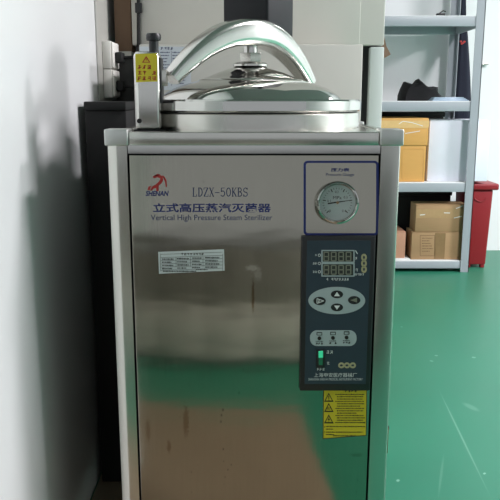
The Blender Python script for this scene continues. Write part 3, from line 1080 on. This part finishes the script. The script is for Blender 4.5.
# sockets with plugs on the left wall
for idx, (ya, yb, lab, lab2) in enumerate(((40.8, 68.6, 'upper white wall socket box of the two on the left wall', 'black plug pushed into the upper white wall socket'),
                                           (69.2, 97.6, 'lower white wall socket box of the two on the left wall', 'black plug pushed into the lower white wall socket'))):
    y0 = 1.9
    xo = at(113.4, 60, y0).x
    z1, z0 = at(107, ya, y0).z, at(107, yb, y0).z
    t = thing('wall_socket', lab, 'socket', (WL, y0 + .04, z0), 'socket boxes on the left wall')
    obj('socket_box', B().box(WL + .0045, xo - .006, y0, y0 + .086, z0, z1, .002), M_socket, t)
    obj('socket_plate', B().box(xo - .006, xo, y0 + .003, y0 + .083, z0 + .002, z1 - .002, .003, 3), M_socket, t)
    zc = z0 + (z1 - z0) * .42
    t = thing('power_plug', lab2, 'plug', (xo, y0 + .043, zc - .013), 'black plugs in the wall sockets')
    obj('plug_body', B().box(xo + .0003, xo + .020, y0 + .02, y0 + .062, zc - .014, zc + .014, .004, 3), M_rubber, t)
    if idx == 0:
        obj('cord', B().tube([(xo + .018, y0 + .043, zc), (xo + .04, y0 + .045, zc + .002), (xo + .07, y0 + .04, zc + .001)], .0045), M_rubber, t)
    else:
        obj('cord', B().tube([(xo + .018, y0 + .043, zc), (xo + .04, y0 + .045, zc - .003), (xo + .066, y0 + .04, zc - .02)], .0045), M_rubber, t)

t = thing('shade_filler', 'added slim dark light-blocking case in the gap below the wall sockets', 'case', (WL + .058, 1.87, 0.0045))  # added to close off light and darken the gap by the wall
zc_ = at(108, 101.5, 1.62).z
obj('filler_body', B().box(WL + .014, WL + .108, 1.625, 1.99, .0045, zc_ - .02, .003), M_rubber, t)
obj('filler_lid', B().box(WL + .0135, WL + .109, 1.62, 1.99, zc_ - .02, zc_, .003), M_rubber, t)

# ------------------------------------------------------------------ shelving and what stands on it
HY, HB = 3.87, 4.37
hx1 = at(486, 2, HY).x
hx0 = hx1 - 1.25
PWs = 0.046
sh = thing('shelving_unit', 'tall grey steel shelving unit against the white back wall', 'shelves', ((hx0 + hx1) / 2, (HY + HB) / 2, 0))
for xa, xb in ((hx0, hx0 + PWs), (hx1 - PWs, hx1)):
    for yy, sg in ((HY - .004, 1), (HB, -1)):
        b = B()
        b.box(xa, xb, min(yy, yy + sg * .004), max(yy, yy + sg * .004), 0.0005, 2.0)
        if xa == hx0:
            b.box(xa, xa + .004, min(yy, yy + sg * PWs), max(yy, yy + sg * PWs), 0.0005, 2.0)
        else:
            b.box(xb - .004, xb, min(yy, yy + sg * PWs), max(yy, yy + sg * PWs), 0.0005, 2.0)
        obj('upright', b, M_shelf, sh, smooth=False)
zsh = []
for y1, y0 in ((16.2, 26.2), (101.8, 111.2), (183.2, 192), (261.4, 268.4)):
    z1, z0 = at(430, y1, HY).z, at(430, y0, HY).z
    zsh.append(z1)
    b = B()
    x0, x1 = hx0 + .0045, hx1 - .0045
    b.box(x0, x1, HY, HY + .014, z0, z1, .002)
    b.box(x0, x1, HB - .018, HB - .0045, z0, z1, .002)
    b.box(x0, x0 + .012, HY + .014, HB - .018, z0, z1)
    b.box(x1 - .012, x1, HY + .014, HB - .018, z0, z1)
    f = obj('shelf', b, M_shelf, sh)
    obj('shelf_board', B().box(x0 + .001, x1 - .001, HY + .001, HB - .006, z1 - .0005, z1 + .0035, .001), M_shelftop, f)
b = B().box(hx0 + .0045, hx1 - .0045, HY, HB - .0045, 1.93, 1.97, .002)
obj('shelf', b, M_shelf, sh)
zsh = [z + .004 for z in zsh]


def carton(name, label, cat, x0, x1, y0, y1, z0, z1, m, group=None, lid=None, tape=None, seam=True):
    t = thing(name, label, cat, ((x0 + x1) / 2, (y0 + y1) / 2, z0), group)
    obj('carton_body', B().box(x0, x1, y0, y1, z0, z1, .003), m, t)
    if lid:
        obj('carton_lid', B().box(x0 - .006, x1 + .006, y0 - .006, y1 + .006, lid, z1 + .004, .004), m, t)
    elif seam:
        ym = (y0 + y1) / 2
        obj('flap', B().box(x0, x1, y0, ym - .001, z1, z1 + .003, .001), m, t)
        obj('flap', B().box(x0, x1, ym + .001, y1, z1, z1 + .003, .001), m, t)
    return t


# yellow kraft carton with a deep lid
KY = HY + .03
x0, x1 = at(372, 160, KY).x, at(425.6, 160, KY).x
zl = at(400, 145.5, KY).z
zt_ = at(400, 118.8, KY).z
t = carton('kraft_carton', 'yellow kraft carton with deep taped lid on the third shelf down', 'carton', x0 - .08, x1, KY, KY + .4, zsh[2], zt_, M_carton2, lid=zl)
b = B()
b.box(x0 - .08, x1 + .007, KY - .0075, KY - .006, at(400, 128, KY).z, at(400, 120.5, KY).z)
obj('tape', b, M_tape, t)
b = B().ring([at(x, y, KY - .0012) for x, y in rrect(402, 148.5, 424, 181, 1.5)], [at(x, y, KY - .0012) for x, y in rrect(403, 149.4, 423, 180, 1.2)], .0012)
obj('embossed_border', b, M_carton2, t)
for q in ((399, 124), (403, 121.2)), ((403, 121.2), (412, 122.6)), ((412, 122.6), (423, 126)), ((405, 133.5), (420, 131)):
    obj('tape_crease', B().pline(q[0], q[1], .6, KY - .0076), M_white, t, smooth=False)

# wide white carton that sticks out past the post
WY = HY + .06
x0, x1 = at(427.4, 150, WY).x, at(489, 150, WY).x
zt_ = at(450, 120.5, WY).z
t = carton('white_carton', 'wide white carton right of the yellow kraft carton, jutting past the shelf post', 'carton', x0 + .006, x1, WY, WY + .24, zsh[2], zt_, M_wbox)

# stacked brown cartons on the bottom shelf
BY = HY + .03
x0, x1 = at(411.5, 245, BY).x, at(464.8, 245, BY).x
zmid = at(430, 232, BY).z
t = carton('brown_carton', 'lower brown carton with printed panel on the bottom shelf', 'carton', x0, x1, BY, BY + .15, zsh[3], zmid - .004, M_carton, 'brown cartons on the bottom shelf')
b = B().box(at(434.6, 246, BY).x, at(445, 246, BY).x, BY - .0006, BY + .0004, zsh[3] + .004, zmid - .006)
obj('tape', b, M_tape2, t)
b = B().ring([at(x, y, BY - .0006) for x, y in rrect(420, 235.2, 435, 256, .3)], [at(x, y, BY - .0006) for x, y in rrect(420.4, 235.6, 434.6, 255.6, .2)], .0006)
for i in range(6):
    wordline(b, 422, 433 - (i * 3) % 4, 238.2 + i * 2.6, .9, BY, 300 + i)
obj('carton_print', b, M_print, t, smooth=False)
x0, x1 = at(415.8, 215, BY).x, at(467, 215, BY).x
t = carton('brown_carton', 'upper brown carton with shiny tape, stacked on the printed carton', 'carton', x0, x1, BY + .002, BY + .14, zmid, at(430, 205.2, BY).z, M_carton, 'brown cartons on the bottom shelf')
b = B().box(x0 + .002, x1 - .001, BY + .0012, BY + .0022, at(430, 218, BY).z, at(430, 209, BY).z)
obj('tape', b, mat('clear_tape_on_brown', srgb(178, 146, 106), 0.14, var=.08, scale=60, bump=.5), t)
for q in ((420, 215), (425, 214.6)), ((444, 212.8), (450, 213)), ((454, 218), (462, 216.2)), ((456, 208.6), (463, 204.8 + 1)):
    obj('tape_crease', B().pline(q[0], q[1], .7, BY + .0012), M_white, t, smooth=False)
PY = HY + .04
x0, x1 = at(392, 245, PY).x, at(405.4, 245, PY).x
t = carton('small_carton', 'small reddish brown carton left of the stacked cartons on bottom shelf', 'carton', x0 - .06, x1, PY, PY + .2, zsh[3] + .006, at(400, 232.4, PY).z, M_carton3)
b = B().box(at(380, 259, PY).x, at(409, 259, PY).x, HY + .018, HY + .3, zsh[3] + .0003, zsh[3] + .0058, .001)
tag(obj('foam_sheet', b, M_white), 'white sheet under the small reddish carton on bottom shelf', 'sheet')

# black blocks added as shade at the back of the two lower shelves
for (xa, xb, z0, z1, y0_, lab) in ((at(398, 240, HY + .2).x, hx1 - .02, zsh[3] + .006, at(440, 193, HY + .2).z - .004, HY + .33, 'black crate put in as shade behind the brown cartons on the bottom shelf'),
                              (hx0 + .5, hx1 - .06, zsh[2] + .0005, zsh[1] - .064, HY + .44, 'black crate put in as shade behind the white carton on the third shelf')):
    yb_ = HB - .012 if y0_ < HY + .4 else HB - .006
    t = thing('shade_block', lab, 'block', ((xa + xb) / 2, (y0_ + yb_) / 2, z0))
    obj('block_body', B().box(xa + .006, xb - .006, y0_ + .006, yb_ - .004, z0 + .0006, z1 - .03, .006), M_rubber, t)
    obj('block_lid', B().box(xa, xb, y0_, yb_, z1 - .03, z1, .005), M_rubber, t)

# black bag: slumped, with peaks
GY = HY + .22
outl = [(400.6, 101), (401.4, 95), (404, 87), (407, 81.4), (410.4, 82.2), (414, 83.4), (417.4, 82), (421, 78.8), (424, 81.6), (427.4, 85), (432, 86.2), (438, 86), (439.6, 91), (441.6, 96.5), (442.4, 101)]
rng = random.Random(4)
b = B()
cen = at(421, 96, GY)
cen.z = zsh[1]
layers = []
for dy, sc in ((0.0, .80), (0.02, .95), (.07, 1.0), (.14, .97), (.19, .82)):
    ring_ = []
    for (x, y) in outl:
        p = at(x, y, GY)
        q = Vector((cen.x + (p.x - cen.x) * sc, GY - .03 + dy, zsh[1] + max(0.0006, (p.z - zsh[1]) * (sc if y > 80 or True else 1))))
        if y < 100:
            q += Vector((rng.uniform(-.006, .006), rng.uniform(-.008, .008), rng.uniform(-.006, .004)))
        else:
            q.z = zsh[1] + .0008
        ring_.append(b.bm.verts.new(q))
    layers.append(ring_)
for a_, b_ in zip(layers, layers[1:]):
    n = len(a_)
    for q in range(n):
        b.bm.faces.new((a_[q], a_[(q + 1) % n], b_[(q + 1) % n], b_[q]))
b.bm.faces.new(layers[0])
b.bm.faces.new(layers[-1][::-1])
tag(obj('cloth_bag', b, M_bag), 'slumped black cloth bag with peaked top on the second shelf', 'bag')

# folded film sheet on the shelf's front right
FY = HY + .02
b = B()
for i in range(4):
    x0, x1 = at(432.4 + i * .8, 100, FY).x, at(469 - i * 1.6, 100, FY).x
    b.box(x0, x1, FY - .004 + .004 * i, FY + .11 - .01 * i, zsh[1] + .0005 + i * .005, zsh[1] + .0053 + i * .005, .002)
tag(obj('folded_film', b, M_plasticblue), 'folded pale blue plastic film lying beside the black bag', 'plastic sheet')

# little black clip on the upper shelf and a brown paper piece hanging behind the cabinet edge
p = at(441, 13.4, HY + .02)
t = thing('binder_clip', 'small black clip near the edge of the topmost visible shelf', 'clip', (p.x, HY + .03, zsh[0]))
obj('clip_body', B().box(p.x - .022, p.x + .022, HY + .012, HY + .042, zsh[0] + .0005, zsh[0] + .013, .003), M_black, t)
obj('clip_lever', B().tube([(p.x - .01, HY + .02, zsh[0] + .012), (p.x + .012, HY + .02, zsh[0] + .026), (p.x + .026, HY + .03, zsh[0] + .022)], .003), M_dark, t)
b = B().ppoly([(376, 30), (385, 36), (387.6, 48), (390.6, 55), (385, 58), (376, 58)], HY + .05, .03)
o = obj('paper_bag', b, M_brown)
bo = zsh[1] - (o.location.z)
# it stands on the second shelf behind the cabinet edge
bpy.data.objects.remove(o)
x0, x1 = at(352, 60, HY + .06).x, at(386, 60, HY + .06).x
t = thing('paper_carton', 'brown paper carton on second shelf, mostly hidden behind the cream cabinet', 'carton', ((x0 + x1) / 2, HY + .15, zsh[1]))
zt_ = at(385, 37, HY + .06).z
zf = at(388, 57, HY + .06).z
obj('carton_body', B().box(x0, x1 - .03, HY + .06, HY + .26, zsh[1] + .0005, zf, .002), M_brown, t)
b = B().ppoly([(372, 58), (372, 34), (384, 36), (386.4, 46), (390.8, 54.5), (384.5, 58)], HY + .066, .006)
obj('carton_flap', b, M_brown, t)

# navy coat hanging beside the shelving
NY = 4.385
b = B()
rows = ((-34, 459, 463), (-6, 457.6, 463.4), (18, 456.4, 464), (36, 455, 465.4), (60, 453.6, 467), (80, 452.8, 468.4), (98, 452.4, 469.6), (122, 452, 470.6))
prev = None
NC = 24
for (py, xa, xb) in rows:
    ring_ = []
    ca, cb2 = at(xa, py, NY), at(xb, py, NY)
    cx_ = max((ca.x + cb2.x) / 2, hx1 + .006 + abs(cb2.x - ca.x) / 2)
    rx = abs(cb2.x - ca.x) / 2
    for i in range(NC):
        a = 2 * math.pi * i / NC
        fold = 1 + .10 * math.sin(5 * a + py * .01)
        ring_.append(b.bm.verts.new((cx_ + rx * math.cos(a), NY + min(.05, .035 * fold) * math.sin(a), ca.z)))
    if prev:
        for i in range(NC):
            b.bm.faces.new((prev[i], prev[(i + 1) % NC], ring_[(i + 1) % NC], ring_[i]))
    else:
        b.bm.faces.new(ring_)
    prev = ring_
b.bm.faces.new(prev[::-1])
cpos = at(461, 122, NY)
t = thing('hanging_coat', 'long navy garment hanging on back wall right of the shelving', 'coat', (cpos.x, NY, cpos.z))
obj('garment', b, M_navy, t)
e1 = B()
for xx, yy in ((461, 41.4), (463.4, 42.8), (462, 43.6), (464.6, 41.6)):
    e1.ppoly(ell(xx, yy, 1.1, 1.0, 10), NY - .0375, .006)
obj('emblem', e1, M_red, t)
hp = at(461, -36, NY)
t = thing('coat_hook', 'wall hook holding the navy garment', 'hook', (hp.x, YB, hp.z))
obj('hook_arm', B().tube([(hp.x + .016, YB - .004, hp.z + .03), (hp.x + .016, NY - .01, hp.z + .025), (hp.x + .016, NY - .03, hp.z + .05)], .006), M_steel, t)

# small metal peg on the back wall
p = at(484, 64.6, YB)
tag(obj('wall_peg', B().box(p.x - .018, p.x + .018, YB - .03, YB - .0005, p.z - .004, p.z + .004, .001), M_steel), 'thin metal peg on the white wall right of the shelving', 'peg')

# red bin
RY = 3.96
bx0, bx1 = hx1 + .012, at(493.4, 192, RY).x
zb1 = at(485, 190, RY).z
t = thing('waste_bin', 'slim red plastic bin with lid standing right of the shelving', 'bin', ((bx0 + bx1) / 2, RY + .14, 0))
b = B()
tw = .012
lo = [(bx0 + .004, RY + tw), (bx1 - .012, RY + tw), (bx1 - .012, RY + .27), (bx0 + .004, RY + .27)]
hi = [(bx0, RY), (bx1, RY), (bx1, RY + .29), (bx0, RY + .29)]
vl = [b.bm.verts.new((x, y, .018)) for x, y in lo]
vh = [b.bm.verts.new((x, y, zb1)) for x, y in hi]
for i in range(4):
    b.bm.faces.new((vl[i], vl[(i + 1) % 4], vh[(i + 1) % 4], vh[i]))
b.bm.faces.new(vl[::-1])
b.bm.faces.new(vh)
bmesh.ops.bevel(b.bm, geom=list(b.bm.edges), offset=.008, segments=3, profile=.5, affect='EDGES')
obj('bin_body', b, M_binred, t)
obj('bin_lid', B().box(bx0 - .004, bx1 + .026, RY - .016, RY + .305, zb1, at(485, 183.6, RY).z, .009, 3), M_binred, t)
for fx in (bx0 + .02, bx1 - .028):
    for fy in (RY + .03, RY + .25):
        obj('bin_foot', B().box(fx - .012, fx + .012, fy - .014, fy + .014, .0005, .026, .003), M_binred, t)
pts = [at(x, y, RY - .002 + .002 * (y - 190) / 20) for x, y in ((474.6, 198.6), (477, 200.6), (480, 201.6), (483, 200.8), (486, 198.8))]
obj('grip_rim', B().tube(pts, .004), M_binred, t)
